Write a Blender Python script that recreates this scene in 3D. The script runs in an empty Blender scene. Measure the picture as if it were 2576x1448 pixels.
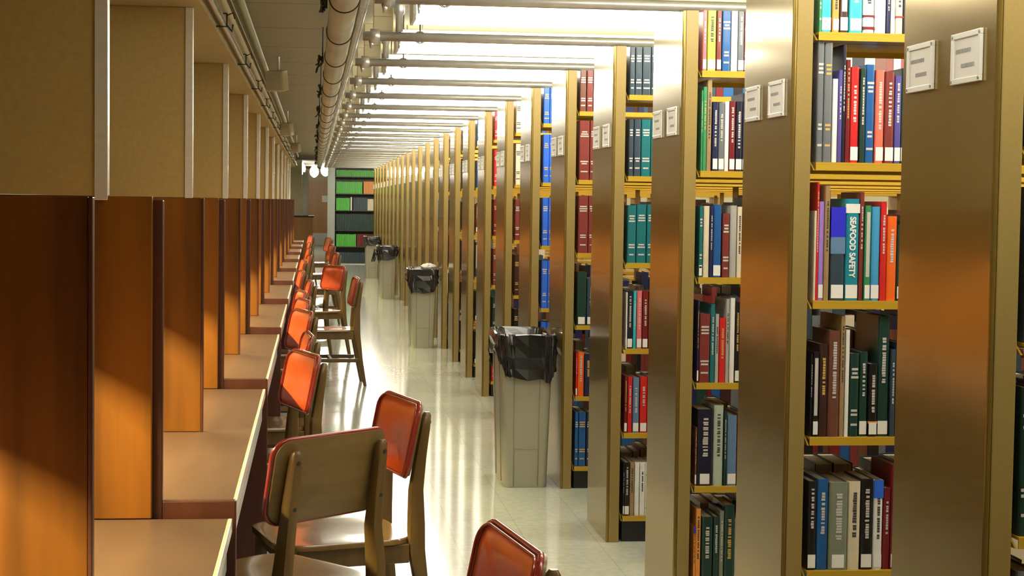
import bpy, math, random
from mathutils import Vector, Matrix
random.seed(7)
S = bpy.context.scene
COL = S.collection
# ------------------------------------------------------------------ camera
F, VX, VY, ROLL, EYE = 4270.0, 790.0, 502.0, 0.01354, 1.45
vY = Vector((VX-1288, -(VY-724), -F)).normalized()
vZ = Vector((1, -ROLL, 0)).cross(vY).normalized()
vX = vY.cross(vZ)
RC = Matrix((vX, vY, vZ))            # camera space -> world
cd = bpy.data.cameras.new('camera'); cam = bpy.data.objects.new('camera', cd); COL.objects.link(cam)
cd.sensor_width = 36; cd.lens = F/2576*36; cd.clip_start = 0.05; cd.clip_end = 200
M4 = RC.to_4x4(); M4.translation = Vector((0, 0, EYE)); cam.matrix_world = M4
S.camera = cam
# ------------------------------------------------------------------ world, exposure
W = bpy.data.worlds.new('world'); S.world = W; W.use_nodes = True
W.node_tree.nodes['Background'].inputs[0].default_value = (1, .93, .75, 1)
W.node_tree.nodes['Background'].inputs[1].default_value = 0.02
S.view_settings.view_transform = 'Standard'; S.view_settings.look = 'None'
S.view_settings.gamma = 1; S.view_settings.use_curve_mapping = False
S.view_settings.exposure = 0.0
LAMP_EMIT = 12.0
CARREL_EMIT = 330.0

def ray_y(px, py, Y):
    "world point on the plane y = Y that a photo position shows (used to read sizes off the photo)"
    d = RC @ Vector(((px-1288)/F, -(py-724)/F, -1)); t = Y/d.y
    return Vector((d.x*t, Y, EYE+d.z*t))

# ------------------------------------------------------------------ materials
MATS = {}
def nt(m): return m.node_tree.nodes, m.node_tree.links
def mat(name, col, rough=.5, metal=0., coat=0., spec=.5, bump=None, noise=None, coat_rough=.05):
    if name in MATS: return MATS[name]
    m = bpy.data.materials.new(name); m.use_nodes = True; N, L = nt(m); b = N['Principled BSDF']
    b.inputs['Base Color'].default_value = (*col, 1); b.inputs['Roughness'].default_value = rough
    b.inputs['Metallic'].default_value = metal; b.inputs['Coat Weight'].default_value = coat
    b.inputs['Coat Roughness'].default_value = coat_rough
    b.inputs['Specular IOR Level'].default_value = spec
    tc = N.new('ShaderNodeTexCoord')
    if noise:   # (scale vector, amount)
        mp = N.new('ShaderNodeMapping'); mp.inputs['Scale'].default_value = noise[0]
        L.new(tc.outputs['Object'], mp.inputs[0])
        n = N.new('ShaderNodeTexNoise'); n.inputs['Scale'].default_value = 1; n.inputs['Detail'].default_value = 5
        L.new(mp.outputs[0], n.inputs[0])
        r = N.new('ShaderNodeValToRGB'); a = noise[1]
        r.color_ramp.elements[0].position = .3; r.color_ramp.elements[1].position = .7
        r.color_ramp.elements[0].color = tuple(c*(1-a) for c in col)+(1,)
        r.color_ramp.elements[1].color = tuple(min(1, c*(1+a)) for c in col)+(1,)
        L.new(n.outputs[0], r.inputs[0]); L.new(r.outputs[0], b.inputs['Base Color'])
    if bump:    # (scale, strength, distance)
        n2 = N.new('ShaderNodeTexNoise'); n2.inputs['Scale'].default_value = bump[0]; n2.inputs['Detail'].default_value = 3
        L.new(tc.outputs['Object'], n2.inputs[0])
        bp = N.new('ShaderNodeBump'); bp.inputs['Strength'].default_value = bump[1]; bp.inputs['Distance'].default_value = bump[2]
        L.new(n2.outputs[0], bp.inputs['Height']); L.new(bp.outputs[0], b.inputs['Normal'])
    MATS[name] = m; return m
def emit(name, col, s):
    m = bpy.data.materials.new(name); m.use_nodes = True; N, L = nt(m); b = N['Principled BSDF']
    b.inputs['Base Color'].default_value = (.9, .9, .9, 1)
    b.inputs['Emission Color'].default_value = (*col, 1); b.inputs['Emission Strength'].default_value = s
    MATS[name] = m; return m

WOOD = mat('partition wood', (.165, .058, .006), .42, noise=((14, 14, 1.1), .42), spec=.25)
WOODD = mat('dark edge wood', (.065, .017, .008), .4, noise=((20, 20, 2), .2))
DESK = mat('desk laminate', (.112, .067, .042), .33, noise=((16, 2.2, 8), .16))
EDGE = mat('desk edge strip', (.50, .46, .34), .3)
APRON = mat('grey desk apron', (.42, .44, .44), .35, metal=.3)
FIN = mat('tan hardboard', (.42, .29, .095), .55, noise=((60, 60, 60), .07))
ALU = mat('brushed aluminium', (.86, .83, .74), .26, metal=.5, noise=((4, 4, 80), .05))
PANEL = mat('olive metal paint', (.31, .21, .05), .19, metal=.7, spec=.4, noise=((140, 140, 140), .05), coat=.2, coat_rough=.05)
PANELF = mat('olive satin paint', (.275, .195, .06), .40, noise=((140, 140, 140), .05))
YEL = mat('mustard enamel', (.50, .31, .025), .35, coat=.2)
BLACK = mat('black kickplate', (.012, .013, .014), .5)
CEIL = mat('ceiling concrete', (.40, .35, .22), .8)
SOFF = mat('soffit plaster', (.44, .34, .16), .7, noise=((5, 5, 5), .06))
WALLM = mat('wall paint', (.50, .45, .30), .7)
WHITE = mat('white paint', (.75, .75, .7), .4)
CARD = mat('paper card', (.68, .66, .62), .6)
INK = mat('faded ink', (.30, .29, .30), .7)
HOLD = mat('card holder plastic', (.80, .80, .76), .25, coat=.5)
SCREW = mat('screw head', (.25, .24, .2), .35, metal=.8)
GAL = mat('galvanised pipe', (.50, .50, .47), .35, metal=.6, noise=((12, 12, 12), .12))
PIPEW = mat('wrapped pipe', (.46, .42, .33), .38, noise=((7, 3, 7), .15))
BLKW = mat('black wire', (.02, .02, .015), .5)
VINYL = mat('orange vinyl', (.58, .075, .008), .34, coat=.3, coat_rough=.12, bump=(160, .12, .002))
PIPING = mat('red piping', (.28, .022, .016), .25, coat=.5)
CHW = mat('chair wood', (.125, .070, .018), .38, noise=((30, 30, 3), .22), coat=.2)
PLY = mat('chair plywood', (.165, .10, .028), .45, noise=((6, 6, 30), .15), coat=.1)
BIN = mat('grey beige plastic', (.40, .385, .29), .45, bump=(60, .1, .002))
BAG = mat('black plastic bag', (.012, .012, .014), .22, coat=.6, coat_rough=.15)
PAPER = mat('crumpled white paper', (.8, .78, .7), .6)
PAGES = mat('page edges', (.62, .56, .42), .8, noise=((300, 2, 2), .15))
LABEL = mat('white spine label', (.78, .78, .76), .5)
LAMP = emit('lit fluorescent diffuser', (1, .965, .82), LAMP_EMIT)
GLOBE = emit('lit lobby globe', (1, .93, .8), 110)
TUBE = emit('lit carrel tube', (1, .86, .42), CARREL_EMIT)
DOORW = mat('orange door veneer', (.42, .19, .025), .4, noise=((8, 8, 1), .12))
STEEL = mat('grey steel', (.36, .38, .36), .35, metal=.4)
CREAM = mat('cream paint', (.66, .58, .36), .6)

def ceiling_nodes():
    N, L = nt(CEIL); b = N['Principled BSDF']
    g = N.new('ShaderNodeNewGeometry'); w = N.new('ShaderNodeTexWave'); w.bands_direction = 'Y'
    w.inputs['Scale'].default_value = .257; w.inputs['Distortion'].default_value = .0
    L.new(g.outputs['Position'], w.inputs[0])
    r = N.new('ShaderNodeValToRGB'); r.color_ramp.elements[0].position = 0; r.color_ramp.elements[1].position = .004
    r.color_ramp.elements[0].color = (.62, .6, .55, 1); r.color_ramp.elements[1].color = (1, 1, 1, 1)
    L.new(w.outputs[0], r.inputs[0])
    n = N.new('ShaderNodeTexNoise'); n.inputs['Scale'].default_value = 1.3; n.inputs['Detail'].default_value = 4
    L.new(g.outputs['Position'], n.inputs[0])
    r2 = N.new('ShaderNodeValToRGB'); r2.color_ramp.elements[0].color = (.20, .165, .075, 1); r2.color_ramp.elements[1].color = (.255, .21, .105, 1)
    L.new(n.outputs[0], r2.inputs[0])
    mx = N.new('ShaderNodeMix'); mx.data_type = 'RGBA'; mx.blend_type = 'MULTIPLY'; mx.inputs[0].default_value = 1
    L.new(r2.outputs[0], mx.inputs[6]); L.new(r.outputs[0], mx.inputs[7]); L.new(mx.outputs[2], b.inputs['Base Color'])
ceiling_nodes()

def floor_mat():
    m = bpy.data.materials.new('vinyl floor tile'); m.use_nodes = True; N, L = nt(m); b = N['Principled BSDF']
    g = N.new('ShaderNodeNewGeometry')
    br = N.new('ShaderNodeTexBrick'); br.offset = 0; br.inputs['Scale'].default_value = 1
    br.inputs['Brick Width'].default_value = .305; br.inputs['Row Height'].default_value = .305
    br.inputs['Mortar Size'].default_value = .0012; br.inputs['Mortar Smooth'].default_value = .3
    br.inputs['Color1'].default_value = (.47, .485, .41, 1); br.inputs['Color2'].default_value = (.43, .445, .38, 1)
    br.inputs['Mortar'].default_value = (.30, .29, .22, 1)
    L.new(g.outputs['Position'], br.inputs[0])
    n = N.new('ShaderNodeTexNoise'); n.inputs['Scale'].default_value = 28; n.inputs['Detail'].default_value = 6
    L.new(g.outputs['Position'], n.inputs[0])
    mx = N.new('ShaderNodeMix'); mx.data_type = 'RGBA'; mx.blend_type = 'OVERLAY'; mx.inputs[0].default_value = .22
    L.new(br.outputs[0], mx.inputs[6]); L.new(n.outputs[0], mx.inputs[7]); L.new(mx.outputs[2], b.inputs['Base Color'])
    n2 = N.new('ShaderNodeTexNoise'); n2.inputs['Scale'].default_value = 1.6; n2.inputs['Detail'].default_value = 3
    L.new(g.outputs['Position'], n2.inputs[0])
    mr = N.new('ShaderNodeMapRange'); mr.inputs[3].default_value = .09; mr.inputs[4].default_value = .13; b.inputs['IOR'].default_value = 1.65
    L.new(n2.outputs[0], mr.inputs[0]); L.new(mr.outputs[0], b.inputs['Roughness'])
    bp = N.new('ShaderNodeBump'); bp.inputs['Strength'].default_value = .02; bp.inputs['Distance'].default_value = .004
    L.new(n2.outputs[0], bp.inputs['Height']); L.new(bp.outputs[0], b.inputs['Normal'])
    return m
FLOOR = floor_mat()

# ------------------------------------------------------------------ mesh helpers
class MB:
    def __init__(s): s.v = []; s.f = []; s.mi = []
    def add(s, vs, fs, mi=0):
        o = len(s.v); s.v += [tuple(v) for v in vs]; s.f += [tuple(i+o for i in f) for f in fs]; s.mi += [mi]*len(fs); return s
    def box(s, x0, x1, y0, y1, z0, z1, mi=0):
        vs = [(x, y, z) for z in (z0, z1) for y in (y0, y1) for x in (x0, x1)]
        return s.add(vs, [(0, 2, 3, 1), (4, 5, 7, 6), (0, 1, 5, 4), (2, 6, 7, 3), (0, 4, 6, 2), (1, 3, 7, 5)], mi)
    def tube(s, pts, r, n=12, mi=0, closed=False, cap=True, flat=1.0):
        pts = [Vector(p) for p in pts]; m = len(pts); rs = r if isinstance(r, (list, tuple)) else [r]*m
        vs = []; up = None
        for i, p in enumerate(pts):
            if closed: t = pts[(i+1) % m]-pts[i-1]
            else: t = pts[min(i+1, m-1)]-pts[max(i-1, 0)]
            t.normalize()
            if up is None: up = t.orthogonal().normalized()
            up = (up-t*up.dot(t)).normalized(); w = t.cross(up)
            for k in range(n):
                a = 2*math.pi*k/n; vs.append(p+(up*math.cos(a)+w*math.sin(a)*flat)*rs[i])
        fs = []
        for i in range(m if closed else m-1):
            j = (i+1) % m
            for k in range(n):
                l = (k+1) % n; fs.append((i*n+k, i*n+l, j*n+l, j*n+k))
        if cap and not closed: fs += [tuple(range(n))[::-1], tuple((m-1)*n+k for k in range(n))]
        return s.add(vs, fs, mi)
    def loft(s, rings, mi=0, cap0=True, cap1=True):
        n = len(rings[0]); vs = [p for r in rings for p in r]; fs = []
        for i in range(len(rings)-1):
            for k in range(n):
                l = (k+1) % n; fs.append((i*n+k, i*n+l, (i+1)*n+l, (i+1)*n+k))
        if cap0: fs.append(tuple(range(n))[::-1])
        if cap1: fs.append(tuple((len(rings)-1)*n+k for k in range(n)))
        return s.add(vs, fs, mi)
    def mesh(s, name, mats, smooth=False, bevel=0):
        me = bpy.data.meshes.new(name); me.from_pydata(s.v, [], s.f)
        for m in (mats if isinstance(mats, (list, tuple)) else [mats]): me.materials.append(m)
        me.polygons.foreach_set('material_index', s.mi)
        if smooth: me.polygons.foreach_set('use_smooth', [True]*len(s.f))
        me.update(); return me
    def build(s, name, mats, parent=None, smooth=False, bevel=0, auto=False, loc=None):
        o = bpy.data.objects.new(name, s.mesh(name, mats, smooth or auto)); COL.objects.link(o)
        if parent: o.parent = parent
        if loc: o.location = loc
        if bevel:
            b = o.modifiers.new('bevel', 'BEVEL'); b.width = bevel; b.segments = 2; b.limit_method = 'ANGLE'; b.angle_limit = .7
        if auto:
            import bmesh
            me = o.data; bm = bmesh.new(); bm.from_mesh(me)
            for e in bm.edges:
                if len(e.link_faces) == 2 and e.calc_face_angle(0) > .7: e.smooth = False
            bm.to_mesh(me); bm.free()
        return o
def B(*a, mi=0): return MB().box(*a, mi=mi)
def empty(name, loc=(0, 0, 0), rz=0):
    o = bpy.data.objects.new(name, None); COL.objects.link(o); o.location = loc; o.rotation_euler.z = rz; o.empty_display_size = .05; return o
def tag(o, label, cat, group=None, kind=None):
    if label: o['label'] = label
    if cat: o['category'] = cat
    if group: o['group'] = group
    if kind: o['kind'] = kind
    return o
def struct(o, label=None):
    o['kind'] = 'structure'
    if label: o['label'] = label
    return o
CH = {}
def kids(o): return [c for c in COL.objects if c.parent == o]
def copy_tree(o, parent=None, cache={}):
    if o.name not in cache: cache[o.name] = kids(o)
    c = o.copy(); COL.objects.link(c); c.parent = parent
    for ch in cache[o.name]: copy_tree(ch, c)
    return c
def rrect(w, h, r, n=5):
    "rounded rectangle outline, centred, counter-clockwise"
    out = []
    for cx, cy, a0 in ((w/2-r, h/2-r, 0), (-w/2+r, h/2-r, 90), (-w/2+r, -h/2+r, 180), (w/2-r, -h/2+r, 270)):
        for i in range(n+1):
            a = math.radians(a0+90*i/n); out.append((cx+r*math.cos(a), cy+r*math.sin(a)))
    return out
ORD = ['zeroth', 'first', 'second', 'third', 'fourth', 'fifth', 'sixth', 'seventh', 'eighth', 'ninth', 'tenth', 'eleventh', 'twelfth',
       'thirteenth', 'fourteenth', 'fifteenth', 'sixteenth', 'seventeenth', 'eighteenth', 'nineteenth', 'twentieth', 'twenty-first',
       'twenty-second', 'twenty-third', 'twenty-fourth', 'twenty-fifth', 'twenty-sixth', 'twenty-seventh', 'twenty-eighth', 'twenty-ninth']
ORD += ['thirtieth']+['thirty-'+w for w in ORD[1:10]]+['fortieth']+['forty-'+w for w in ORD[1:10]]+['fiftieth']*20

# ------------------------------------------------------------------ room shell
CH_Z = 2.42
XW, XE, YN, YF = -0.98, 6.3, -3.0, 54.0
struct(B(XW-.1, XE+.1, YN-.1, YF+.1, -.1, 0).build('floor', FLOOR))
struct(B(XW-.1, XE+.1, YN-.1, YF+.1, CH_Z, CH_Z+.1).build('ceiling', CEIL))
struct(B(XW-.1, XW, YN, YF, 0, CH_Z).build('wall_left', WALLM))
struct(B(XE, XE+.1, YN, YF, 0, CH_Z).build('wall_right', WALLM))
struct(B(XW, XE, YN-.1, YN, 0, CH_Z).build('wall_behind', WALLM))
struct(B(XW, XE, YF, YF+.1, 0, CH_Z).build('wall_far', CREAM))
struct(B(.50, XE, 39.4, 39.55, 0, CH_Z).build('wall_end', WALLM))
struct(B(XW, -.41, YN, 37.4, 2.15, CH_Z).build('trim_1', SOFF))        # soffit above the carrels
struct(B(XW, .42, 38.2, 38.5, 2.335, CH_Z).build('trim_2', mat('dark header', (.08, .06, .035), .5)))

# ------------------------------------------------------------------ study carrels
DZ = .74
def make_carrel():
    r = empty('study_carrel')
    L = 2.6
    e = MB()
    e.box(XW+.005, -.330, 0, .026, 0, 1.445); e.box(-.330, -.168, 0, .026, 0, DZ+.036)
    e.build('end_panel', WOODD, r, bevel=.003)['label'] = 'dark brown edge frame'
    B(XW+.005, -.352, -.021, -.001, DZ+.001, 1.452).build('end_board', WOOD, r, bevel=.002)
    m = B(XW+.005, -.337, 1.40, 1.42, DZ+.001, 1.45).build('divider', WOOD, r, bevel=.002)
    B(-.3368, -.330, 1.398, 1.422, DZ+.001, 1.45).build('divider_edge', WOODD, m, bevel=.002)
    B(XW+.005, -.185, .028, L-.023, DZ-.028, DZ).build('desktop', DESK, r)
    B(-.1848, -.175, .028, L-.023, DZ-.030, DZ+.0008).build('edge_strip', EDGE, r, bevel=.002)
    B(-.20, -.187, .03, L-.025, DZ-.115, DZ-.0305).build('apron', APRON, r)
    for y0, y1 in ((.03, 1.397), (1.425, L-.024)):
        B(XW+.005, XW+.012, y0, y1, DZ+.001, 1.334).build('added_backing', WOODD, r)  # unseen dark backing, added to cut lamp light bouncing off the wall
        h = MB(); h.box(XW+.005, -.70, y0, y1, 1.335, 1.36); h.box(-.715, -.70, y0, y1, 1.205, 1.335)
        h.build('lamp_hood', WOODD, r)
        t = MB(); t.tube([(-.86, y0+.12, 1.30), (-.86, y1-.12, 1.30)], .018, 10)
        t.build('lamp_tube', TUBE, r, smooth=True)
    return r
c0 = make_carrel()
CY0 = 1.21
for i in range(11):
    c = c0 if i == 0 else copy_tree(c0)
    c.location = (0, CY0+2.6*i, 0)
    pos = ['nearest pair of carrels, reaching the bottom left corner'][0] if i == 0 else f'{ORD[i+1]} pair of carrels counted back from the camera'
    if i == 10: pos = 'last and farthest pair of carrels at the far end of the row'
    tag(c, f'brown study carrel, {pos}', 'study carrel', 'study carrels along the left wall')

# tall tan panels with aluminium channel, standing between carrel top and soffit
def make_fin():
    r = empty('screen_panel')
    B(XW+.005, -.468, 0, .022, 1.4535, 2.149).build('board', FIN, r)
    m = MB(); m.box(-.474, -.446, -.006, -.002, 1.443, 2.149); m.box(-.450, -.446, -.0018, .028, 1.4535, 2.149); m.box(-.474, -.450, .024, .028, 1.4535, 2.149)
    m.build('metal_channel', ALU, r, bevel=.001)
    return r
f0 = make_fin()
for i in range(12):
    f = f0 if i == 0 else copy_tree(f0)
    f.location = (0, 3.81-.03+2.6*i, 0)
    w = 'nearest, at the left edge of the photo' if i == 0 else ('farthest of the row' if i == 11 else f'{ORD[i+1]} from the camera')
    tag(f, f'tan panel with metal channel above carrels, {w}', 'panel', 'tan screen panels above the carrels')
f_close = None

# ------------------------------------------------------------------ pipes at the soffit and over the aisle
def ptag(o, l, c, g=None): return tag(o, l, c, g)
m = MB(); m.tube([(-.385, YN+.01, 2.19), (-.385, 37.3, 2.19)], .016, 10)
ptag(m.build('conduit', GAL, smooth=True), 'thicker galvanised conduit running along the soffit face above the carrels', 'pipe', 'conduits on the soffit')
m = MB(); m.tube([(-.392, YN+.01, 2.235), (-.392, 37.3, 2.235)], .010, 8)
ptag(m.build('conduit', GAL, smooth=True), 'thin galvanised conduit just above the thicker one on the soffit', 'pipe', 'conduits on the soffit')
m = MB(); m.tube([(-.355, YN+.01, 2.385), (-.355, 37.3, 2.385)], .022, 10)
ptag(m.build('conduit', mat('painted conduit', (.30, .28, .17), .5), smooth=True), 'olive painted conduit in the corner of soffit and ceiling', 'pipe', 'conduits on the soffit')
i = 0
for Y in [7.2+2.0*k for k in range(14)]:
    m = MB(); m.tube([(-.41, 0, .028), (-.366, 0, .028), (-.366, 0, -.026), (-.41, 0, -.026)], .004, 6)
    m.tube([(-.366, 0, -.02), (-.345, .012, -.045), (-.34, -.015, -.02)], .004, 6); m.tube([(-.366, 0, .02), (-.34, -.012, .03), (-.335, .02, .01)], .003, 6)
    o = m.build('conduit_clamp', BLKW, loc=(0, Y, 2.19)); i += 1
    tag(o, f'small black clamp on the soffit conduit, {ORD[i]} from the camera', 'clamp', 'black clamps on the soffit conduit')

PX, PZ = .112, 2.235
m = empty('main_pipe', (PX, 0, PZ))
mm = MB(); mm.tube([(0, YN+.01, 0), (0, 38.1, 0)], .058, 24); mm.build('pipe_body', PIPEW, m, smooth=True)
Y = 5.3
while Y < 37:
    k = MB(); k.tube([(.0605*math.cos(a), Y+.012*math.sin(a*2), .0605*math.sin(a)) for a in [2*math.pi*j/24 for j in range(24)]], .0028, 6, closed=True)
    k.build('band', BLKW, m, smooth=True); Y += 1.36
tag(m, 'thick grey wrapped pipe running the length of the aisle under the ceiling', 'pipe')
m = MB(); m.tube([(.20, YN+.01, 2.27), (.20, 38.1, 2.27)], .019, 12)
tag(m.build('side_pipe', GAL, smooth=True), 'slimmer galvanised pipe alongside the thick wrapped pipe', 'pipe')
for i in range(12):
    Y = 6.95+2.72*i; rr = random.Random(i)
    m = MB()
    for q in range(7):
        p0 = Vector((-.070, 0, .0)); pts = [p0]
        for s_ in range(4): p0 = p0+Vector((rr.uniform(-.014, .004), rr.uniform(-.02, .02), rr.uniform(-.028, .022))); pts.append(p0)
        m.tube(pts, .0055, 6)
    m.box(-.080, -.064, -.02, .02, -.015, .02)
    m.tube([(-.070, 0, .02), (-.070, 0, .06), (-.068, 0, CH_Z-PZ-.001)], .004, 6)
    o = m.build('pipe_hanger', BLKW, loc=(PX, Y, PZ))
    tag(o, f'black wire hanger twisted at the left of the thick pipe, {ORD[i+1]} from camera', 'hanger', 'black hangers on the thick pipe')

# ------------------------------------------------------------------ bookstacks
P0Y, PD, PW, PXL = 3.036, 1.3605, .503, 1.253
RX1 = 5.0
RH = 2.118
SH = [.112, .470, .832, 1.199, 1.568, 1.912]
def yk(k): return P0Y+(k-1)*PD
def make_stack():
    r = empty('bookstack')
    e = MB()                               # end panel: slightly bowed sheet with returned edges
    n = 8; xs = [PXL+.004*math.cos(math.pi*(j/n-.5)*2)*0 for j in range(n+1)]
    e.box(PXL, PXL+.012, 0, PW, 0, RH)
    e.build('end_panel', PANEL, r, bevel=.004)
    e = MB(); e.box(PXL+.0125, PXL+.056, 0.0005, .03, 0, RH-.001); e.box(PXL+.0125, PXL+.056, PW-.03, PW-.0005, 0, RH-.001)
    e.build('upright', PANELF, r, bevel=.002)
    for z in SH:
        for y0, y1 in ((.004, .245), (.258, PW-.004)):
            s_ = MB(); s_.box(PXL+.072, RX1, y0, y1, z-.006, z)
            fy = y0 if y0 < .1 else y1-.004
            s_.box(PXL+.072, RX1, fy, fy+.004, z-.022, z-.0062)
            s_.build('shelf', YEL, r)
            b = MB(); yy = (y0, y1) if y0 < .1 else (y1, y0)
            a, c = yy; d = 1 if c > a else -1
            pts = [(a+.002*d, z-.022), (c, z-.022), (c, z+.12), (a+.06*d, z+.012)]
            b.add([(PXL+.066, p[0], p[1]) for p in pts]+[(PXL+.070, p[0], p[1]) for p in pts],
                  [(0, 1, 2, 3), (7, 6, 5, 4), (0, 4, 5, 1), (1, 5, 6, 2), (2, 6, 7, 3), (3, 7, 4, 0)])
            b.build('bracket', YEL, r)
    B(PXL+.072, RX1, .016, PW-.016, .0, .089).build('kickplate', BLACK, r)
    for x in (PXL+.93, PXL+1.85, PXL+2.78):
        B(x, x+.03, .2465, .2565, 0, RH).build('post', PANELF, r)
    B(RX1+.001, RX1+.02, 0, PW, 0, RH).build('rear_panel', PANELF, r)
    for y0 in (.062, .314):                # two card holders on the end panel
        h = MB(); x = PXL-.0065; y1 = y0+.152; z0, z1 = 1.692, 1.791; t = .011
        h.box(x, PXL-.0005, y0, y1, z0, z0+t); h.box(x, PXL-.0005, y0, y1, z1-t, z1)
        h.box(x, PXL-.0005, y0, y0+t*1.3, z0+t, z1-t); h.box(x, PXL-.0005, y1-t*1.3, y1, z0+t, z1-t)
        ho = h.build('card_holder', HOLD, r, bevel=.001)
        B(PXL-.0035, PXL-.0006, y0+t*1.3, y1-t*1.3, z0+t, z1-t).build('card', CARD, ho)
        for (u, zz, w) in ((.30, .063, .075), (.50, .034, .06)):
            q = MB(); x2 = y1-.022-(.028 if u > .4 else .0)
            j = 0
            while j < w:
                lw = random.uniform(.003, .006); q.box(PXL-.0041, PXL-.0036, x2-j-lw, x2-j, z0+zz-.0035, z0+zz+.0045); j += lw+.002
            q.build('lettering', INK, ho)
        for yy in (y0+.007, y1-.007):
            for zz in (z0+.006, z1-.006): MB().tube([(x-.0018, yy, zz), (x-.0002, yy, zz)], .0032, 8).build('screw', SCREW, ho)
    return r
s0 = make_stack()
NST = 25
for k in range(0, NST+1):
    s_ = s0 if k == 0 else copy_tree(s0)
    s_.location = (0, yk(k), 0)
    w = {0: 'just out of frame at the right of the camera', 1: 'nearest one, cut off by the right edge', NST: 'farthest one, beside the end bookcase'}.get(k, f'{ORD[k]} from the camera')
    tag(s_, f'olive bookstack with yellow shelves, {w}', 'bookstack', 'rows of bookstacks')

# ------------------------------------------------------------------ books
C = {
 'red': (.62, .02, .02), 'dark red': (.17, .012, .015), 'maroon': (.20, .035, .03), 'salmon red': (.80, .16, .11), 'pink': (.75, .16, .17),
 'orange': (.85, .14, .015), 'light orange': (.80, .30, .05), 'tan': (.34, .22, .10), 'cream': (.68, .60, .44), 'white': (.78, .78, .75),
 'grey': (.14, .155, .17), 'pale grey': (.40, .40, .37), 'grey green': (.20, .23, .17), 'black': (.010, .009, .010), 'dark brown': (.045, .018, .015),
 'brown': (.15, .055, .035), 'navy': (.016, .020, .075), 'blue': (.014, .10, .31), 'bright blue': (.03, .14, .72), 'sky blue': (.06, .33, .62),
 'royal blue': (.03, .03, .62), 'dark green': (.012, .045, .035), 'green': (.04, .26, .10), 'bright green': (.10, .55, .07), 'lime': (.38, .60, .06),
 'teal': (.01, .15, .17), 'turquoise': (.03, .46, .55), 'purple': (.34, .20, .62), 'violet': (.09, .07, .30), 'pale green': (.42, .52, .42),
 'blue green': (.012, .24, .32), 'steel blue': (.12, .22, .38), 'slate': (.035, .06, .085), 'bluish black': (.012, .012, .03)}
BM = [None]
def bmat(c):
    return mat('book cover '+c, C[c], .36, coat=.15, noise=((25, 25, 25), .06))
LIGHTC = {'white', 'cream', 'pale grey', 'pale green', 'lime', 'light orange', 'tan', 'sky blue'}
TITW = mat('pale title ink', (.52, .50, .47), .5); TITD = mat('dark title ink', (.05, .05, .06), .5); TITG = mat('gold title ink', (.55, .36, .10), .4)
nbook = [0]
def text_mesh(body, size):
    c = bpy.data.curves.new('t', 'FONT'); c.body = body; c.size = size; c.extrude = .0003; c.offset = size*.035; c.align_x = 'CENTER'; c.align_y = 'CENTER'
    o = bpy.data.objects.new('t', c); COL.objects.link(o); dg = bpy.context.evaluated_depsgraph_get(); dg.update()
    me = bpy.data.meshes.new_from_object(o.evaluated_get(dg)); bpy.data.objects.remove(o); return me
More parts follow.
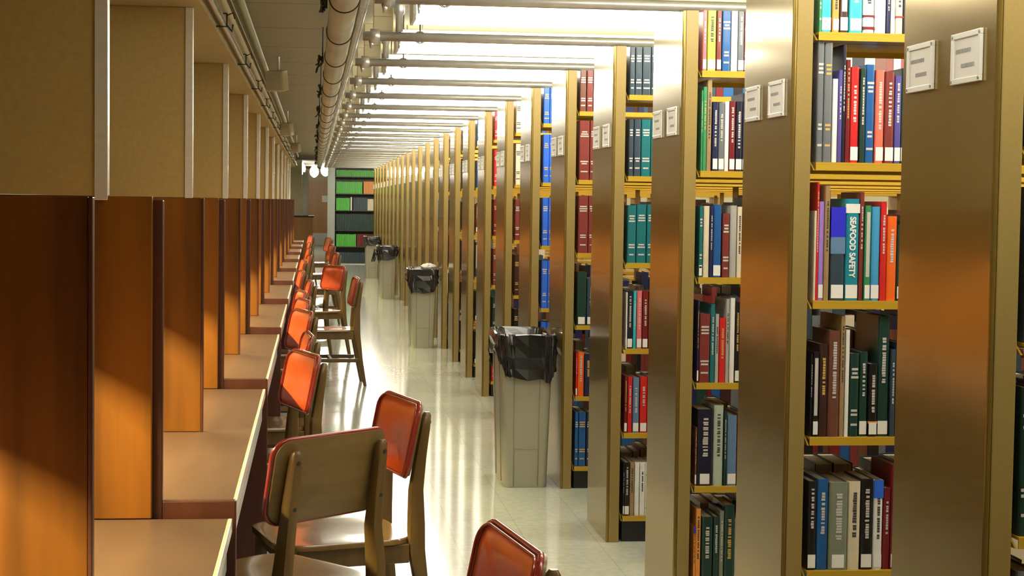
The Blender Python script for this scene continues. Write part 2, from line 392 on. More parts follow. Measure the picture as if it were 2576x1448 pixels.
def make_book(x, w, h, Y, z, color, where, idx, label=None, title='v', depth=.175, group=None, text=None, simple=False, extra=None, rnd=random):
    """spine faces -Y; x = left side"""
    o = MB(); t = .0022; r = min(w*.28, .007)
    if w < .008: t = .0012
    prof = [(0, r), (r*.3, r*.3), (r, 0), (w-r, 0), (w-r*.3, r*.3), (w, r), (w, depth), (w-t, depth), (w-t, t+r*.6), (t, t+r*.6), (t, depth), (0, depth)]
    n = len(prof)
    vs = [(p[0]-w/2, p[1], 0) for p in prof]+[(p[0]-w/2, p[1], h) for p in prof]
    fs = [(i, (i+1) % n, (i+1) % n+n, i+n) for i in range(n)]
    quads = [(0, 1, 9), (1, 2, 9), (2, 3, 8, 9), (3, 4, 8), (4, 5, 8), (5, 6, 7, 8), (0, 9, 10, 11)]
    fs += [tuple(i+n for i in q) for q in quads]+[q[::-1] for q in quads]
    o.add(vs, fs)
    bk = o.build('book', bmat(color)); bk.location = (x+w/2, Y, z+.0005)
    if not simple:
        B(-w/2+t+.0002, w/2-t-.0002, t+r*.6+.0002, depth-.004, .002, h-.003).build('page_block', PAGES, bk)
    if label:
        lw = w*.86 if w < .045 else .034
        B(-lw/2, lw/2, -.0006, -.0001, .006, .006+min(.036, .12*h+.008)).build('call_label', LABEL, bk)
    tm = TITD if color in LIGHTC else (TITG if rnd.random() < .2 else TITW)
    tt = MB(); tw = w*.34
    if text:
        me = text_mesh(text, w*.60); me.materials.append(LABEL)
        tl = max(v.co.x for v in me.vertices)-min(v.co.x for v in me.vertices)
        for v in me.vertices: v.co.x *= h*.60/tl
        to = bpy.data.objects.new('title', me); COL.objects.link(to); to.parent = bk
        to.matrix_local = Matrix.Translation((0, -.0006, h*.525)) @ Matrix.Rotation(math.pi/2, 4, 'X') @ Matrix.Rotation(-math.pi/2, 4, 'Z')
    elif title == 'v':        # lettering running down the spine
        zt = h*rnd.uniform(.80, .92); zb = h*rnd.uniform(.32, .5)
        while zt > zb:
            l = rnd.uniform(.004, .007); tt.box(-tw/2*rnd.uniform(.6, 1), tw/2, -.0006, -.0001, zt-l, zt); zt -= l+rnd.choice([.0015, .0015, .0015, .006])
    elif title == 'h':        # short stamped lines across the spine
        for z0, k in ((.80, 3), (.30, 2), (.13, 1)):
            for j in range(k):
                q = w*rnd.uniform(.5, .8)/2; tt.box(-q, q, -.0006, -.0001, h*z0-j*.011, h*z0-j*.011+.006)
    elif title == 's':        # title panel
        tt.box(-w*.3, w*.3, -.0006, -.0001, h*.25, h*.93)
    if tt.v: tt.build('title', tm if title != 's' else TITW, bk)
    if extra:                 # a band: (colour, z0, z1) as fractions
        for (cc, a, b_) in extra: B(-w/2-.0003, w/2+.0003, -.0004, r*.9, h*a, h*b_).build('spine_band', bmat(cc), bk)
    th = 'slim' if w < .019 else ('thick' if w > .034 else 'medium')
    lt = ', call label' if label else ''
    bk['label'] = f'{th} {color} book{lt}, {ORD[idx]} from left, {where}'
    bk['category'] = 'book'; bk['group'] = group; nbook[0] += 1
    return bk
SN = ['bottom shelf', 'second shelf up', 'third shelf up', 'fourth shelf up', 'fifth shelf up', 'top visible shelf']
BAY = {1: 'bay at right edge', 2: 'widest bay', 3: 'second widest bay', 4: 'third widest bay', 5: 'fourth widest bay', 6: 'fifth widest bay', 7: 'sixth widest bay', 8: 'seventh widest bay', 9: 'eighth widest bay'}
# measured rows: (photo x left, x right, y top, colour, options)
L_ = {'label': 1}
ROWS = {
 (2, 5): [(2052, 2069, -150, 'green', {'title': 'h'}), (2069, 2098, -120, 'turquoise', L_), (2099, 2116, -90, 'light orange', L_), (2118, 2140, -130, 'dark brown', {'label': 1, 'title': 's'}),
          (2141, 2174, -110, 'turquoise', L_), (2176, 2205, -100, 'white', {'extra': [('dark red', .05, .09), ('dark red', .22, .25)]}), (2206, 2234, -90, 'white', {'title': 0}),
          (2235, 2245, -80, 'navy', {}), (2246, 2256, -100, 'white', L_), (2257, 2276, -60, 'cream', {'extra': [('red', .28, .31)]})],
 (2, 4): [(2045, 2077, 103, 'grey', {'title': 'h'}), (2077, 2098, 107, 'grey', {'title': 'h'}), (2098, 2112, 198, 'white', {'title': 0}), (2112, 2122, 176, 'violet', {}),
          (2122, 2132, 112, 'bluish black', {}), (2132, 2143, 150, 'dark red', {}), (2144, 2166, 168, 'red', {'label': 1, 'title': 'v'}), (2168, 2181, 172, 'dark green', {}),
          (2182, 2205, 162, 'blue', {'title': 'h'}), (2207, 2229, 176, 'salmon red', L_), (2230, 2254, 180, 'maroon', L_), (2255, 2272, 190, 'violet', L_)],
 (2, 3): [(2037, 2045, 530, 'cream', {'title': 0}), (2045, 2058, 458, 'red', {}), (2059, 2077, 507, 'purple', {'label': 1, 'title': 0}), (2078, 2091, 467, 'tan', {}),
          (2093, 2129, 521, 'slate', {'label': 1, 'title': 0, 'extra': [('royal blue', .68, 1), ('steel blue', .5, .679)]}), (2131, 2166, 500, 'blue green', {'label': 1, 'text': 'SEAFOOD SAFETY', 'extra': [('white', .86, .95)]}),
          (2167, 2178, 483, 'maroon', {}), (2179, 2194, 517, 'green', {'label': 1, 'title': 's'}), (2195, 2218, 520, 'sky blue', {'label': 1, 'title': 0}), (2219, 2234, 507, 'red', {}), (2235, 2261, 544, 'orange', {})],
 (2, 2): [(2031, 2041, 890, 'bluish black', {}), (2042, 2063, 886, 'black', {'label': 1, 'title': 's'}), (2064, 2087, 866, 'dark brown', {}), (2088, 2117, 832, 'brown', {}),
          (2118, 2129, 794, 'tan', {}), (2130, 2140, 830, 'white', {'title': 0}), (2141, 2165, 890, 'dark green', {'title': 'h'}), (2166, 2187, 886, 'dark green', {'label': 1}),
          (2188, 2211, 916, 'black', {'label': 1, 'extra': [('light orange', .18, .21)]}), (2213, 2243, 790, 'dark green', {'label': 1}), (2244, 2256, 880, 'slate', {})],
 (2, 1): [(2023, 2058, 1211, 'black', {'label': 1, 'title': 'v'}), (2059, 2088, 1206, 'blue', {}), (2089, 2136, 1214, 'grey green', {'label': 1}), (2137, 2168, 1212, 'cream', {'title': 'v'}),
          (2169, 2200, 1205, 'black', {'label': 1}), (2201, 2224, 1208, 'white', {'label': 1, 'extra': [('bright blue', .8, 1)]}), (2225, 2243, 1228, 'dark red', {})],
 (3, 5): [(1760, 1781, 0, 'pink', L_), (1783, 1805, 5, 'lime', {'label': 1}), (1806, 1818, 8, 'maroon', L_), (1820, 1842, 5, 'blue', {'title': 'h'}), (1843, 1859, 3, 'white', {'title': 0}), (1860, 1876, 3, 'grey', L_)],
 (3, 4): [(1755, 1768, 227, 'green', {}), (1769, 1781, 218, 'green', {}), (1782, 1794, 200, 'tan', {}), (1795, 1809, 256, 'navy', L_), (1810, 1825, 259, 'grey', L_), (1826, 1837, 255, 'white', {'title': 0}),
          (1838, 1853, 255, 'dark red', L_), (1854, 1871, 255, 'bluish black', L_)],
 (3, 3): [(1749, 1770, 518, 'teal', {'label': 1, 'title': 'h'}), (1772, 1787, 518, 'cream', {'title': 0}), (1788, 1796, 520, 'navy', {}), (1797, 1818, 515, 'blue', {'label': 1, 'title': 0}),
          (1820, 1838, 537, 'maroon', {'title': 'h'}), (1839, 1856, 517, 'pale grey', {'title': 0}), (1857, 1869, 520, 'cream', {})],
 (3, 2): [(1746, 1761, 756, 'navy', L_), (1762, 1789, 790, 'maroon', {'title': 'h'}), (1790, 1801, 765, 'teal', {}), (1802, 1811, 790, 'pale grey', {}), (1812, 1828, 800, 'red', {}),
          (1829, 1838, 752, 'pale grey', {}), (1839, 1851, 750, 'white', {'title': 0}), (1852, 1864, 760, 'black', L_)],
 (3, 1): [(1740, 1749, 1075, 'brown', L_), (1750, 1797, 1030, 'bluish black', {'label': 1}), (1798, 1823, 1020, 'pale green', {}), (1824, 1831, 1035, 'dark green', {}), (1832, 1856, 1045, 'steel blue', {'label': 1, 'title': 0})],
 (3, 0): [(1736, 1751, 1326, 'light orange', {'extra': [('royal blue', .9, 1)]}), (1752, 1765, 1280, 'light orange', {}), (1767, 1795, 1300, 'dark green', {}), (1796, 1811, 1300, 'dark green', {}),
          (1812, 1823, 1285, 'grey green', {}), (1824, 1850, 1270, 'dark green', {})],
 (4, 5): [(1578, 1600, 118, 'slate', {'title': 'h'}), (1600.5, 1618, 118, 'slate', {'title': 'h'}), (1618.5, 1640, 118, 'slate', {'title': 'h'})],
 (4, 4): [(1575, 1596, 300, 'slate', {'title': 'h'}), (1597, 1614, 300, 'slate', {'title': 'h'}), (1615, 1639, 300, 'teal', {'title': 'h'})],
 (4, 3): [(1572, 1602, 516, 'teal', {'title': 'h'}), (1603, 1628, 514, 'teal', {'title': 'h'}), (1629, 1645, 514, 'teal', {'title': 'h'})],
 (4, 2): [(1567, 1577, 735, 'white', {'title': 0}), (1578, 1594, 732, 'bluish black', L_), (1595, 1603, 732, 'turquoise', {}), (1604, 1617, 732, 'pink', L_), (1618, 1632, 732, 'dark red', L_)],
 (4, 1): [(1564, 1580, 945, 'dark red', L_), (1581, 1592, 948, 'red', {}), (1594, 1610, 950, 'steel blue', L_), (1612, 1630, 948, 'red', L_)],
 (4, 0): [(1560, 1570, 1163, 'black', L_), (1571, 1585, 1163, 'black', L_), (1586, 1597, 1163, 'tan', {}), (1598, 1610, 1163, 'white', {'title': 0}), (1611, 1624, 1163, 'white', {})],
 (5, 5): [(1452, 1477, 160, 'brown', {'title': 'h'}), (1478, 1494, 160, 'maroon', {'title': 'h'})],
 (5, 4): [(1451, 1485, 303, 'maroon', {'title': 'h'}), (1486, 1506, 303, 'maroon', {'title': 'h'})],
 (5, 3): [(1450, 1481, 492, 'maroon', {'title': 'h'}), (1482, 1505, 492, 'maroon', {'title': 'h'})],
 (5, 2): [(1447, 1477, 684, 'dark green', {'label': 1, 'title': 0}), (1478, 1500, 700, 'slate', L_)],
 (5, 1): [(1443, 1454, 887, 'red', L_), (1455, 1471, 886, 'orange', {}), (1472, 1490, 890, 'navy', {})],
 (5, 0): [(1440, 1456, 1036, 'blue', {'title': 'h'}), (1457, 1475, 1036, 'blue', {'title': 'h'}), (1476, 1494, 1036, 'navy', {'title': 'h'})],
}
THEME = {1: ['black', 'dark green', 'slate', 'grey', 'bluish black'], 6: ['bright blue'], 7: ['cream', 'maroon', 'dark brown', 'black'], 8: ['red', 'dark red', 'maroon', 'dark green'], 9: ['black', 'slate', 'maroon', 'blue']}
MIX = ['dark red', 'maroon', 'dark green', 'navy', 'blue', 'black', 'brown', 'white', 'cream', 'teal', 'red', 'grey', 'tan', 'steel blue', 'pale grey', 'bluish black', 'green', 'slate', 'salmon red', 'turquoise']
BX0 = PXL+.074
def xlim(k): return {1: 1.60, 2: 1.66, 3: 1.56, 4: 1.49, 5: 1.46}.get(k, 1.42)
XEND = {}
rb = random.Random(11)
for k in range(1, 10):
    Y = yk(k)+.012
    for s in range(6):
        if k == 2 and s == 0: continue
        if k == 1 and s == 0: continue
        row = ROWS.get((k, s), [])
        x = BX0; idx = 0; g = f'books on the shelves of the {BAY[k]}'
        for (a, b, t, col, op) in row:
            pa = ray_y(a, t, Y); pb = ray_y(b, t, Y); idx += 1
            x0 = max(pa.x, x+.0008); w = max(pb.x-x0-.0006, .006)
            h = min(max(pa.z-SH[s], .14), .207 if (s == 5 and k > 2) else .325)
            make_book(x0, w, h, Y+rb.uniform(0, .006), SH[s], col, f'{SN[s]}, {BAY[k]}', idx, group=g, rnd=rb, depth=rb.uniform(.15, .2), **op)
            x = x0+w
        th = THEME.get(k, MIX if s < 4 else MIX)
        lim = xlim(k)
        if row and k >= 4: lim = min(lim, x+.10)
        setc = None
        while x < lim-.012:
            idx += 1
            if k in (4, 5) and row: col = row[-1][3]; w = .032; h = ray_y(row[-1][1], row[-1][2], Y).z-SH[s]; ti = 'h'; lb = 0
            elif k == 6: col = 'bright blue'; w = .036; h = .28; ti = 'h'; lb = 0
            elif k in (7, 8):
                col = THEME[k][[0, 3, 2, 1, 0, 0][s]]; w = .034; h = .27; ti = 'h'; lb = 0
            else:
                col = rb.choice(th); w = rb.choice([.012, .016, .02, .024, .028, .034, .04]); h = rb.uniform(.2, .29); ti = rb.choice(['v', 'v', 'h', 's']); lb = rb.random() < .7
            if k == 1: h = rb.uniform(.26, .30)
            h = min(h, .325)
            if s == 5: h = min(h, .30 if k < 3 else .207)
            make_book(x+.001, w-.001, h, Y+rb.uniform(0, .008), SH[s], col, f'{SN[s]}, {BAY[k]}', idx, group=g, rnd=rb, title=ti, label=lb)
            x += w
        XEND[(k, s)] = x
print('books', nbook[0])
# the uncounted rest: rear rows and the far stacks
def stuff_books():
    cols = ['dark red', 'maroon', 'dark green', 'navy', 'black', 'brown', 'slate', 'grey', 'bluish black', 'dark brown', 'cream', 'blue']
    mats = [bmat(c) for c in cols]+[PAGES]
    m = MB(); r = random.Random(5); P = len(cols)
    def bk(x, w, y0, y1, z, h, mi, spine):
        m.box(x, x+.002, y0, y1, z, z+h, mi); m.box(x+w-.002, x+w, y0, y1, z, z+h, mi)
        if spine < 0: m.box(x+.002, x+w-.002, y0, y0+.003, z, z+h, mi); m.box(x+.0021, x+w-.0021, y0+.0031, y1-.004, z+.002, z+h-.004, P)
        else: m.box(x+.002, x+w-.002, y1-.003, y1, z, z+h, mi); m.box(x+.0021, x+w-.0021, y0+.004, y1-.0031, z+.002, z+h-.004, P)
    for k in range(1, NST+1):
        for s in range(6):
            z = SH[s]+.0005
            x = BX0+.002; lim = 2.1 if k <= 4 else (1.6 if k < 8 else 1.45)
            if k <= 6:
                while x < lim:      # rear row, spines towards the next aisle
                    w = r.uniform(.03, .06); bk(x, w, yk(k)+.29, yk(k)+.485, z, r.uniform(.2, .27) if s < 5 else r.uniform(.16, .205), r.randrange(10), 1); x += w+.001
            if k < 10 and (k, s) in XEND:     # the front row goes on along the shelf
                x = XEND[(k, s)]+.001
                while x < (2.2 if k <= 5 else 1.7):
                    w = r.uniform(.015, .045); bk(x, w, yk(k)+.012+r.uniform(0, .006), yk(k)+.19, z, r.uniform(.2, .275) if s < 5 else r.uniform(.17, .205), r.randrange(P), -1); x += w+.001
            if k >= 10:
                x = BX0+.002; c = r.randrange(P)
                while x < 1.43:
                    w = r.uniform(.03, .045); bk(x, w, yk(k)+.012, yk(k)+.2, z, r.uniform(.24, .28) if s < 5 else .205, c, -1); x += w+.001
    o = m.build('book_rows', mats)
    tag(o, 'remaining books on the rear shelves and in the far bookstacks', 'books', kind='stuff')
stuff_books()

# ------------------------------------------------------------------ tie pipes on top of the stacks, hangers and fittings
def make_tie():
    r = empty('tie_pipe')
    m = MB(); m.tube([(.20, 0, 0), (RX1, 0, 0)], .0195, 14)
    m.build('pipe_body', GAL, r, smooth=True)
    f = MB(); f.tube([(.23, 0, 0), (.27, 0, 0)], .031, 14); f.tube([(.235, 0, -.02), (.235, 0, -.05)], [.012, .005], 10)
    f.build('fitting', GAL, r, smooth=True)
    f = MB(); f.tube([(.44, 0, -.0), (.44, 0, CH_Z-2.141-.001)], .0035, 8)
    f.tube([(.44+.024*math.cos(a), 0, .024*math.sin(a)) for a in [2*math.pi*j/16 for j in range(16)]], .0035, 6, closed=True)
    f.build('rod_hanger', SCREW, r, smooth=True)
    f = MB(); f.tube([(.352, 0, .021), (.352, 0, .09), (.352, 0, .10), (.352, 0, .15), (.352, 0, .16), (.352, 0, CH_Z-2.141-.001)], [.016, .016, .024, .024, .017, .017], 12)
    f.tube([(.352, 0, -.02), (.352, 0, -.05)], [.006, .003], 8)
    f.build('sprinkler_drop', GAL, r, smooth=True)
    f = MB(); f.box(.245, .33, .06, .12, .03, .09); f.box(.245, .33, .0605, .119, .0901, .20)
    f.build('junction_box', mat('beige box', (.55, .48, .30), .5), r, bevel=.004)
    return r
t0 = make_tie()
for k in range(3, NST+1):
    t = t0 if k == 3 else copy_tree(t0)
    t.location = (0, yk(k)+.10, 2.141)
    if k == 3: t.location.z = 2.141
    tag(t, f'galvanised cross pipe lying on top of the {ORD[k]} bookstack from the camera', 'pipe', 'cross pipes on the bookstacks')

# ------------------------------------------------------------------ fluorescent fixtures over the stack aisles
LZ = 2.245                             # top of the hanging fixtures
def make_light():
    r = empty('ceiling_light')
    x0, x1, w = 0, 5.2, .13
    d = MB()
    prof = [(-w*.9, .0), (-w, -.02), (-w, -.07), (-w*.85, -.09), (w*.85, -.09), (w, -.07), (w, -.02), (w*.9, 0)]
    d.loft([[(x, p[0], p[1]) for p in prof] for x in (x0+.012, x1-.012)])
    d.build('diffuser', LAMP, r)
    for xa in (x0, x1-.0118):
        e = MB(); pr = [(p[0]*1.03, p[1]*1.05) for p in prof]
        e.loft([[(xa, p[0], p[1]) for p in pr], [(xa+.0115, p[0], p[1]) for p in pr]])
        e.build('end_cap', WHITE, r)
    for xa in (.13, 2.6, 5.05):
        g = MB(); g.tube([(xa, 0, .0005), (xa, 0, CH_Z-LZ-.0005)], .004, 8)
        g.build('hanger_rod', SCREW, r)
    return r
l0 = make_light()
for k in range(0, NST+1):
    l = l0 if k == 0 else copy_tree(l0)
    l.location = (.375, yk(k)+PW+(PD-PW)/2+.03, LZ)
    tag(l, (f'long lit fluorescent ceiling light, {ORD[k-2]} in view counted from the camera' if k > 2 else f'long lit fluorescent ceiling light above the {["camera", "nearest bookstack aisle", "widest bay"][k]}, out of frame'), 'ceiling light', 'lit fluorescent fixtures over the stack aisles')
# a round ceiling dome in front of the first visible light
p = ray_y(1290, 8, 7.55)
d = empty('ceiling_dome', (p.x, 7.55, CH_Z-.0005))
m = MB(); rings = []
for rr_, zz in ((.142, 0), (.142, -.03), (.13, -.05), (.10, -.062), (.04, -.067)):
    rings.append([(rr_*math.cos(a), rr_*math.sin(a), zz) for a in [2*math.pi*j/32 for j in range(32)]])
m.loft(rings); m.build('cover', mat('dome plastic', (.72, .74, .74), .3), d, smooth=True)
m = MB(); m.tube([(.10*math.cos(a), .10*math.sin(a), -.0645) for a in [2*math.pi*j/24 for j in range(24)]], .004, 6, closed=True)
m.build('rim', mat('dome rim', (.4, .42, .42), .3), d, smooth=True)
tag(d, 'round white dome on the ceiling at the top centre in front of the lights', 'dome')

# pale tilted boxes at the soffit
for i, (px, py, Y, s_) in enumerate([(683, 203, 11.6, 1), (713, 325, 18.6, 1), (738, 371, 25.5, 1)]):
    p = ray_y(px, py, Y)
    b = empty('speaker_box', (p.x+.035, Y, p.z)); b.rotation_euler = (math.radians(12), 0, math.radians(-28))
    B(-.068, .068, -.04, .04, -.068, .068).build('housing', mat('pale box plastic', (.62, .60, .45), .45), b, bevel=.008)
    m = MB(); m.tube([(.02, 0, .0685), (.03, 0, CH_Z-p.z-.012)], .010, 8); m.build('bracket', GAL, b)
    B(-.056, .056, -.042, -.0405, -.056, .056).build('grille', mat('grille', (.5, .49, .38), .6), b)
    tag(b, f'pale square box hanging beside the soffit, {["nearest", "middle one", "farthest"][i]} of three', 'speaker', 'pale boxes along the soffit')

# ------------------------------------------------------------------ chairs
def make_chair():
    r = empty('library_chair')
    # back shell: curved plate; local y = -.235 at the centre, wings forward
    def bend(u, v, off):       # u across, v height above the shell's centre
        y = -.225 - (v)*.20 + 0.75*u*u + off
        return (u, y, .731+v)
    W2, H2 = .388, .218
    def shell(o1, o2, bulge, W_, H_):
        base = rrect(W_, H_, .042, 5); m_ = MB(); n = len(base); fr = []; bk = []
        for s in (1, .93, .8, .6, .35, .12):
            b = bulge*(1-s**5)
            fr.append([bend(p[0]*s, p[1]*s, o1+b) for p in base]); bk.append([bend(p[0]*s, p[1]*s, o2) for p in base])
        rings = bk[::-1]+fr
        m_.loft([[q for q in rg] for rg in rings]); return m_
    shell(.010, 0, 0, W2, H2).build('back_shell', PLY, r, auto=True)['label'] = 'brown plywood back'
    shell(.016, .0105, .020, W2-.004, H2-.004).build('back_pad', VINYL, r, smooth=True)
    m = MB(); m.tube([bend(p[0], p[1], .012) for p in rrect(W2+.004, H2+.004, .044, 6)], .0058, 8, closed=True)
    m.tube([bend(p[0], p[1], .0235) for p in rrect(W2-.004, H2-.004, .041, 6)], .0034, 8, closed=True)
    m.build('piping', PIPING, r, smooth=True)
    # seat
    m = MB(); base = []
    for (x, y) in rrect(.43, .43, .09, 6):
        k_ = 1-.10*(.215-y)/.43 if y < .215 else 1
        base.append((x*k_, y))
    rings = []
    for s, z in ((.0, .424), (1, .424), (1.0, .436), (.985, .440), (.9, .4405), (.6, .436), (.2, .434)):
        rings.append([(p[0]*max(s, .02), p[1]*max(s, .02)+.015, z) for p in base])
    m.loft(rings); m.build('seat', mat('seat plywood', (.20, .115, .04), .22, coat=.7, coat_rough=.12, noise=((4, 25, 4), .15)), r, auto=True)
    # legs
    def plank(pts, wx, wy):    # rectangular section swept along pts; wx, wy per point
        m_ = MB(); rg = []
        for p, a, b in zip(pts, wx, wy):
            q = rrect(a, b, min(a, b)*.3, 2); rg.append([(p[0]+u[0], p[1]+u[1], p[2]) for u in q])
        m_.loft(rg); return m_
    for s in (-1, 1):
        # rear leg: foot kicked back, knee at the seat, leaning back along the shell
        pts = [(s*.178, -.272, 0), (s*.175, -.235, .2), (s*.170, -.206, .40), (s*.168, -.205, .48), (s*.156, -.207, .58), (s*.154, -.220, .68), (s*.152, -.234, .765), (s*.152, -.2395, .805), (s*.152, -.241, .815)]
        wx = [.026, .032, .036, .038, .037, .036, .035, .030, .016]; wy = [.026, .036, .052, .052, .044, .036, .030, .026, .014]
        plank(pts, wx, wy).build('rear_leg', CHW, r, auto=True)
        pts = [(s*.195, .205, 0), (s*.188, .195, .2), (s*.182, .185, .4235)]
        plank(pts, [.022, .028, .034], [.022, .030, .040]).build('front_leg', CHW, r, auto=True)
        B(s*.176-.010, s*.176+.010, -.18, .165, .365, .4225).build('side_rail', CHW, r, bevel=.003)
        B(s*.180-.008, s*.180+.008, -.215, .18, .185, .215).build('stretcher', CHW, r, bevel=.003)
    B(-.165, .165, .168, .188, .365, .4225).build('front_rail', CHW, r, bevel=.003)
    B(-.153, .153, -.212, -.192, .365, .4225).build('rear_rail', CHW, r, bevel=.003)
    B(-.171, .171, -.02, .004, .188, .212).build('cross_stretcher', CHW, r, bevel=.003)
    for s in (-1, 1):
        m = MB()
        for z, y in ((.785, -.2525), (.665, -.2375)): m.tube([(s*.154, y, z), (s*.154, y+.006, z)], .006, 8)
        m.build('bolt', BLKW, r)
    return r
h0 = make_chair()
CHS = [(.045, 4.43, -.68, .73, 'orange and brown chair seen from behind, front one by the near desk'),
       (.266, 5.235, -.968, -.25, 'chair with full orange back, behind the brown-backed chair, facing the carrels'),
       (.355, 3.035, -.99, -.15, 'nearest chair, only its orange back showing at the bottom centre'),
       (-.04, 6.77, -.955, -.295, 'orange chair with half its back in shadow, tucked at the second desk'),
       (-.03, 7.75, -.995, -.08, 'chair mostly hidden, just behind the half-shadowed orange chair'),
       (-.065, 9.36, -.96, -.27, 'tucked chair with bright orange back, third in the left line'),
       (-.07, 10.4, -.97, -.2, 'tucked chair with orange back, fourth in the left line'),
       (-.085, 11.35, -.98, -.15, 'tucked chair, fifth in the left line'),
       (-.035, 12.8, -.995, -.08, 'tucked chair showing its dark stile, sixth in the left line'),
       (-.11, 14.6, -.99, -.1, 'tucked chair, seventh in the left line'),
       (-.11, 17.28, -.99, -.1, 'tucked chair, eighth in the left line'),
       (-.055, 18.7, -.99, -.1, 'tucked chair, ninth in the left line'),
       (-.07, 21.3, -.99, -.1, 'tucked chair, tenth in the left line'),
       (-.065, 24.2, -.99, -.1, 'tucked chair, eleventh in the left line'),
       (-.055, 29.0, -.97, -.2, 'last tucked chair at the far end of the left line'),
       (.325, 13.45, -.995, -.06, 'pulled-out chair seen side on, bright seat, halfway down the aisle'),
       (.19, 15.75, -.88, -.475, 'pulled-out chair with broad orange back behind the side-on chair'),
       (.25, 19.7, -.99, -.1, 'pulled-out chair, second behind the side-on chair'),
       (.235, 23.4, -.99, -.1, 'pulled-out chair, third behind the side-on chair'),
       (.235, 27.6, -.97, -.2, 'pulled-out chair farthest down the aisle')]
for i, (x, y, fx, fy, lab) in enumerate(CHS):
    c = h0 if i == 0 else copy_tree(h0)
    n = math.hypot(fx, fy); fx /= n; fy /= n
    c.location = (x+fx*.20, y+fy*.20, 0); c.rotation_euler.z = math.atan2(-fx, fy)
    tag(c, lab, 'chair', 'orange-backed chairs along the carrels')

# ------------------------------------------------------------------ bins
def make_bin(seed, top='bag'):
    r = empty('waste_bin'); rr_ = random.Random(seed)
    def rg(w, l, rad, z): return [(p[0], p[1], z) for p in rrect(w, l, rad, 4)]
    m = MB(); rings = [rg(.215, .45, .03, .0), rg(.222, .458, .03, .02), rg(.262, .495, .035, .70), rg(.265, .498, .035, .715), rg(.285, .518, .04, .72), rg(.287, .52, .04, .758), rg(.28, .512, .038, .764), rg(.268, .50, .035, .76), rg(.262, .494, .034, .70), rg(.21, .44, .03, .03)]
    m.loft(rings, cap1=True); m.build('body', BIN, r, auto=True)
    m = MB()
    for sg in (-1, 1):
        def fy(z): return sg*(.229+(z-.02)*(.0185/.68)+.0008)
        pts = [(-.062, fy(.01), .01), (-.064, fy(.3), .3), (-.066, fy(.58), .58), (-.058, fy(.602), .602), (0, fy(.61), .61), (.058, fy(.602), .602), (.066, fy(.58), .58), (.064, fy(.3), .3), (.062, fy(.01), .01)]
        m.tube(pts, .0028, 6); m.tube([(-.062, fy(.2), .2), (.062, fy(.2), .2)], .002, 6)
    for sg in (-1, 1):
        def fx(z): return sg*(.111+(z-.02)*(.020/.68)+.0008)
        for y in (-.12, .12): m.tube([(fx(.02), y, .02), (fx(.66), y*1.05, .66)], .0035, 6)
    m.build('moulding', mat('bin moulding', (.30, .29, .215), .5), r, smooth=True)
    # crumpled liner folded over the rim
    m = MB(); n = 96; base_n = []
    prof = [(.86, .66, 0), (.9, .74, 0), (.97, .775, 0), (1.0, .786, 0), (1.045, .778, 0), (1.06, .75, 1), (1.05, .70, 1), (1.06, .66, 1), (1.045, .0, 2)]
    def wf(a, q): return math.sin(a*9+q*2.1+seed)*.5+math.sin(a*17+q*3.7)*.3+math.sin(a*31-q*5)*.2
    rings = []
    for q, (s, z, kd) in enumerate(prof):
        ring = []
        for j in range(n):
            a = 2*math.pi*j/n; ca, sa = math.cos(a), math.sin(a)
            e = .30; x = .143*math.copysign(abs(ca)**e, ca); y = .262*math.copysign(abs(sa)**e, sa)
            drop = .625+.05*math.sin(a*2+seed)+.02*wf(a, 7)-.03*max(0, -sa)
            zz = z if kd < 2 else drop
            if kd == 1: zz = .78-(.78-drop)*[.25, .5, .78][q-5]
            nz = wf(a, q)+rr_.uniform(-.5, .5); amp = [.004, .006, .006, .004, .006, .009, .011, .011, .009][q]
            k_ = s+.012*0
            # stay outside the rim
            xo, yo = x*k_+ca*max(nz, -.3)*amp+ca*.003, y*k_+sa*max(nz, -.3)*amp+sa*.003
            ring.append((xo, yo, zz+nz*amp*.8))
        rings.append(ring)
    m.loft(rings, cap0=True, cap1=False); o = m.build('liner_bag', BAG, r)
    return r
BINS = [(1.080, 8.745, 1, 'nearest grey waste bin with black liner, against the fifth bookstack', 0),
        (1.075, 16.93, 2, 'second grey waste bin, white paper sticking out of the black liner', 1),
        (1.085, 25.28, 3, 'third grey waste bin, black liner with a knotted loop at its left', 2),
        (1.085, 31.9, 4, 'farthest grey waste bin with black liner, half hidden behind the third', 0)]
for (x, y, sd, lab, ex) in BINS:
    b = make_bin(sd); b.location = (x, y, 0); tag(b, lab, 'waste bin', 'waste bins beside the bookstacks')
    if ex == 1:
        m = MB(); q = random.Random(3); rings = []
        for i, (rr_, z) in enumerate(((.02, 0), (.055, .02), (.065, .045), (.045, .065), (.015, .075))):
            rings.append([(rr_*math.cos(a)*1.3+q.uniform(-.008, .008), rr_*math.sin(a)+q.uniform(-.008, .008), z+q.uniform(-.006, .006)) for a in [2*math.pi*j/14 for j in range(14)]])
        m.loft(rings); o = m.build('crumpled_paper', PAPER); o.location = (x+.07, y+.06, .752); tag(o, 'crumpled white paper on top of the second waste bin', 'paper')
    if ex == 2:
        m = MB(); m.tube([(-.155, -.2, .70), (-.19, -.21, .74), (-.20, -.21, .66), (-.235, -.22, .55), (-.20, -.2, .56), (-.165, -.2, .68)], [.012, .014, .02, .012, .016, .014], 8)
        m.build('bag_loop', BAG, b, smooth=True)

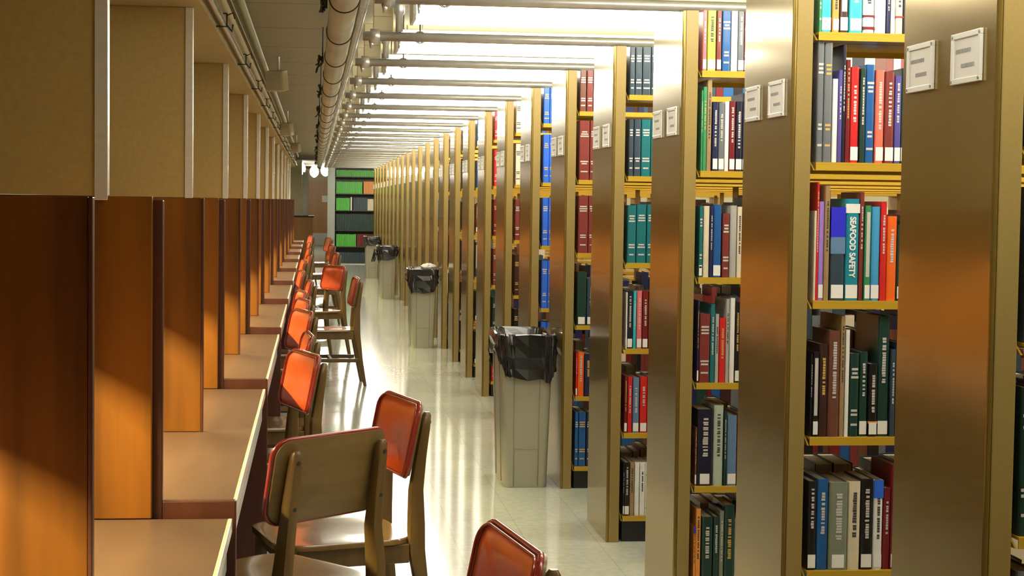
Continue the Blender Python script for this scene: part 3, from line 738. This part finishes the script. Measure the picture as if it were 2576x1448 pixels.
# ------------------------------------------------------------------ far end
# end bookcase with green volumes
EY = 38.55
b = empty('end_bookcase', (0, EY, 0))
BKM = mat('dark bookcase enamel', (.045, .05, .045), .4)
ex0, ex1 = .47, 1.75
B(ex0-.03, ex0, 0, .45, 0, 2.22).build('side', STEEL, b); B(ex1, ex1+.03, 0, .45, 0, 2.22).build('side', STEEL, b)
ES = [.10, .39, .735, 1.075, 1.41, 1.73, 2.05]
ES = []
for yb in (660, 620, 579, 529, 487, 444):
    z = ray_y(900, yb, EY).z; ES.append(z)
    B(ex0+.001, ex1-.001, .002, .44, z-.02, z).build('shelf', BKM, b)
B(ex0+.001, ex1-.001, .01, .44, 0, ES[0]-.0205).build('kickplate', WHITE, b)
B(ex0+.001, ex1-.001, .441, .449, 0, 2.22).build('back', BKM, b)
tag(b, 'dark bookcase across the end of the aisle filled with green volumes', 'bookcase')
fills = [  # per shelf: (x from, x to photo, y top, colour)
 [(846, 955, 634, 'slate')],
 [(846, 897, 588, 'bright green'), (898, 955, 588, 'dark red')],
 [(846, 955, 537, 'dark green')],
 [(846, 881, 497, 'bright green'), (882, 888, 495, 'white'), (889, 924, 496, 'slate'), (925, 955, 500, 'cream')],
 [(846, 914, 456, 'bright green'), (915, 955, 456, 'light orange')],
 [(846, 955, 427, 'bright green')]]
fm = MB(); cols = ['bright green', 'dark red', 'dark green', 'white', 'slate', 'cream', 'light orange']
r = random.Random(2)
for z, fl in zip(ES, fills):
    for (a, c, t, col) in fl:
        xa = max(ray_y(a, t, EY).x, ex0+.004); xb = ray_y(c, t, EY).x; h = ray_y(a, t, EY).z-z
        if c == 955: xb = ex1-.01
        while xa < xb-.02:
            w = r.uniform(.032, .04); fm.box(xa, xa+w-.003, EY+.02, EY+.24, z+.0005, z+h*r.uniform(.97, 1), cols.index(col)); xa += w
for c_ in cols: bmat(c_)
o = fm.build('bound_volumes', [bmat(c_) for c_ in cols]); tag(o, 'rows of green, dark and red bound volumes in the end bookcase', 'books', kind='stuff')
# steel post, counter, pillar, door and lobby lights
struct(B(.30, .455, 38.25, 38.40, 0, 2.334).build('trim_3', STEEL))
d = B(-.32, .62, YF-.06, YF-.001, .0, 2.04).build('door_1', DOORW); struct(d)
B(-.30, .60, YF-.066, YF-.0605, .02, .40).build('kick_plate', STEEL, d)
B(.25, .42, YF-.066, YF-.0605, 1.38, 1.58).build('notice', WHITE, d)
m = MB(); m.tube([(.52, YF-.065, 1.35), (.52, YF-.11, 1.35), (.52, YF-.11, 1.65), (.52, YF-.065, 1.65)], .018, 8); m.build('door_handle', BLKW, d)
cw = empty('service_counter', (0, 40.0, 0))
B(XW+.001, -.02, 0, .6, 0, 1.035).build('counter_body', DOORW, cw)
B(XW+.001, .0, -.04, .62, 1.0355, 1.075).build('counter_top', BLACK, cw)
tag(cw, 'orange wood counter with black top beyond the last carrel', 'counter')
struct(B(XW+.001, -.285, 40.05, 40.6, 1.0755, CH_Z-.001).build('wall_pillar', CREAM))
m = B(-.27, -.13, 40.2, 40.5, 1.0755, 2.1).build('white_cabinet', WHITE, bevel=.01); tag(m, 'narrow white cabinet standing on the black counter top', 'cabinet')
for i, (x, y) in enumerate([(-.35, 44.5), (.0, 49.0), (.3, 46.5)]):
    m = MB(); q = [(.11*math.cos(a), .11*math.sin(a)) for a in [2*math.pi*j/20 for j in range(20)]]
    L = empty('globe_light', (x, y, CH_Z-.001))
    rings = [[(p[0]*s, p[1]*s, z) for p in q] for s, z in ((.5, -.02), (1, -.09), (1.15, -.17), (1, -.25), (.5, -.31), (.1, -.33))]
    m.loft(rings); m.build('globe', GLOBE, L, smooth=True)
    m = MB(); m.tube([(0, 0, -.0), (0, 0, -.019)], .08, 16); m.build('base', WHITE, L)
    tag(L, f'lit white globe lamp on the lobby ceiling, {["left one", "middle one", "right one"][i]} of three', 'ceiling light', 'globe lamps past the carrels')
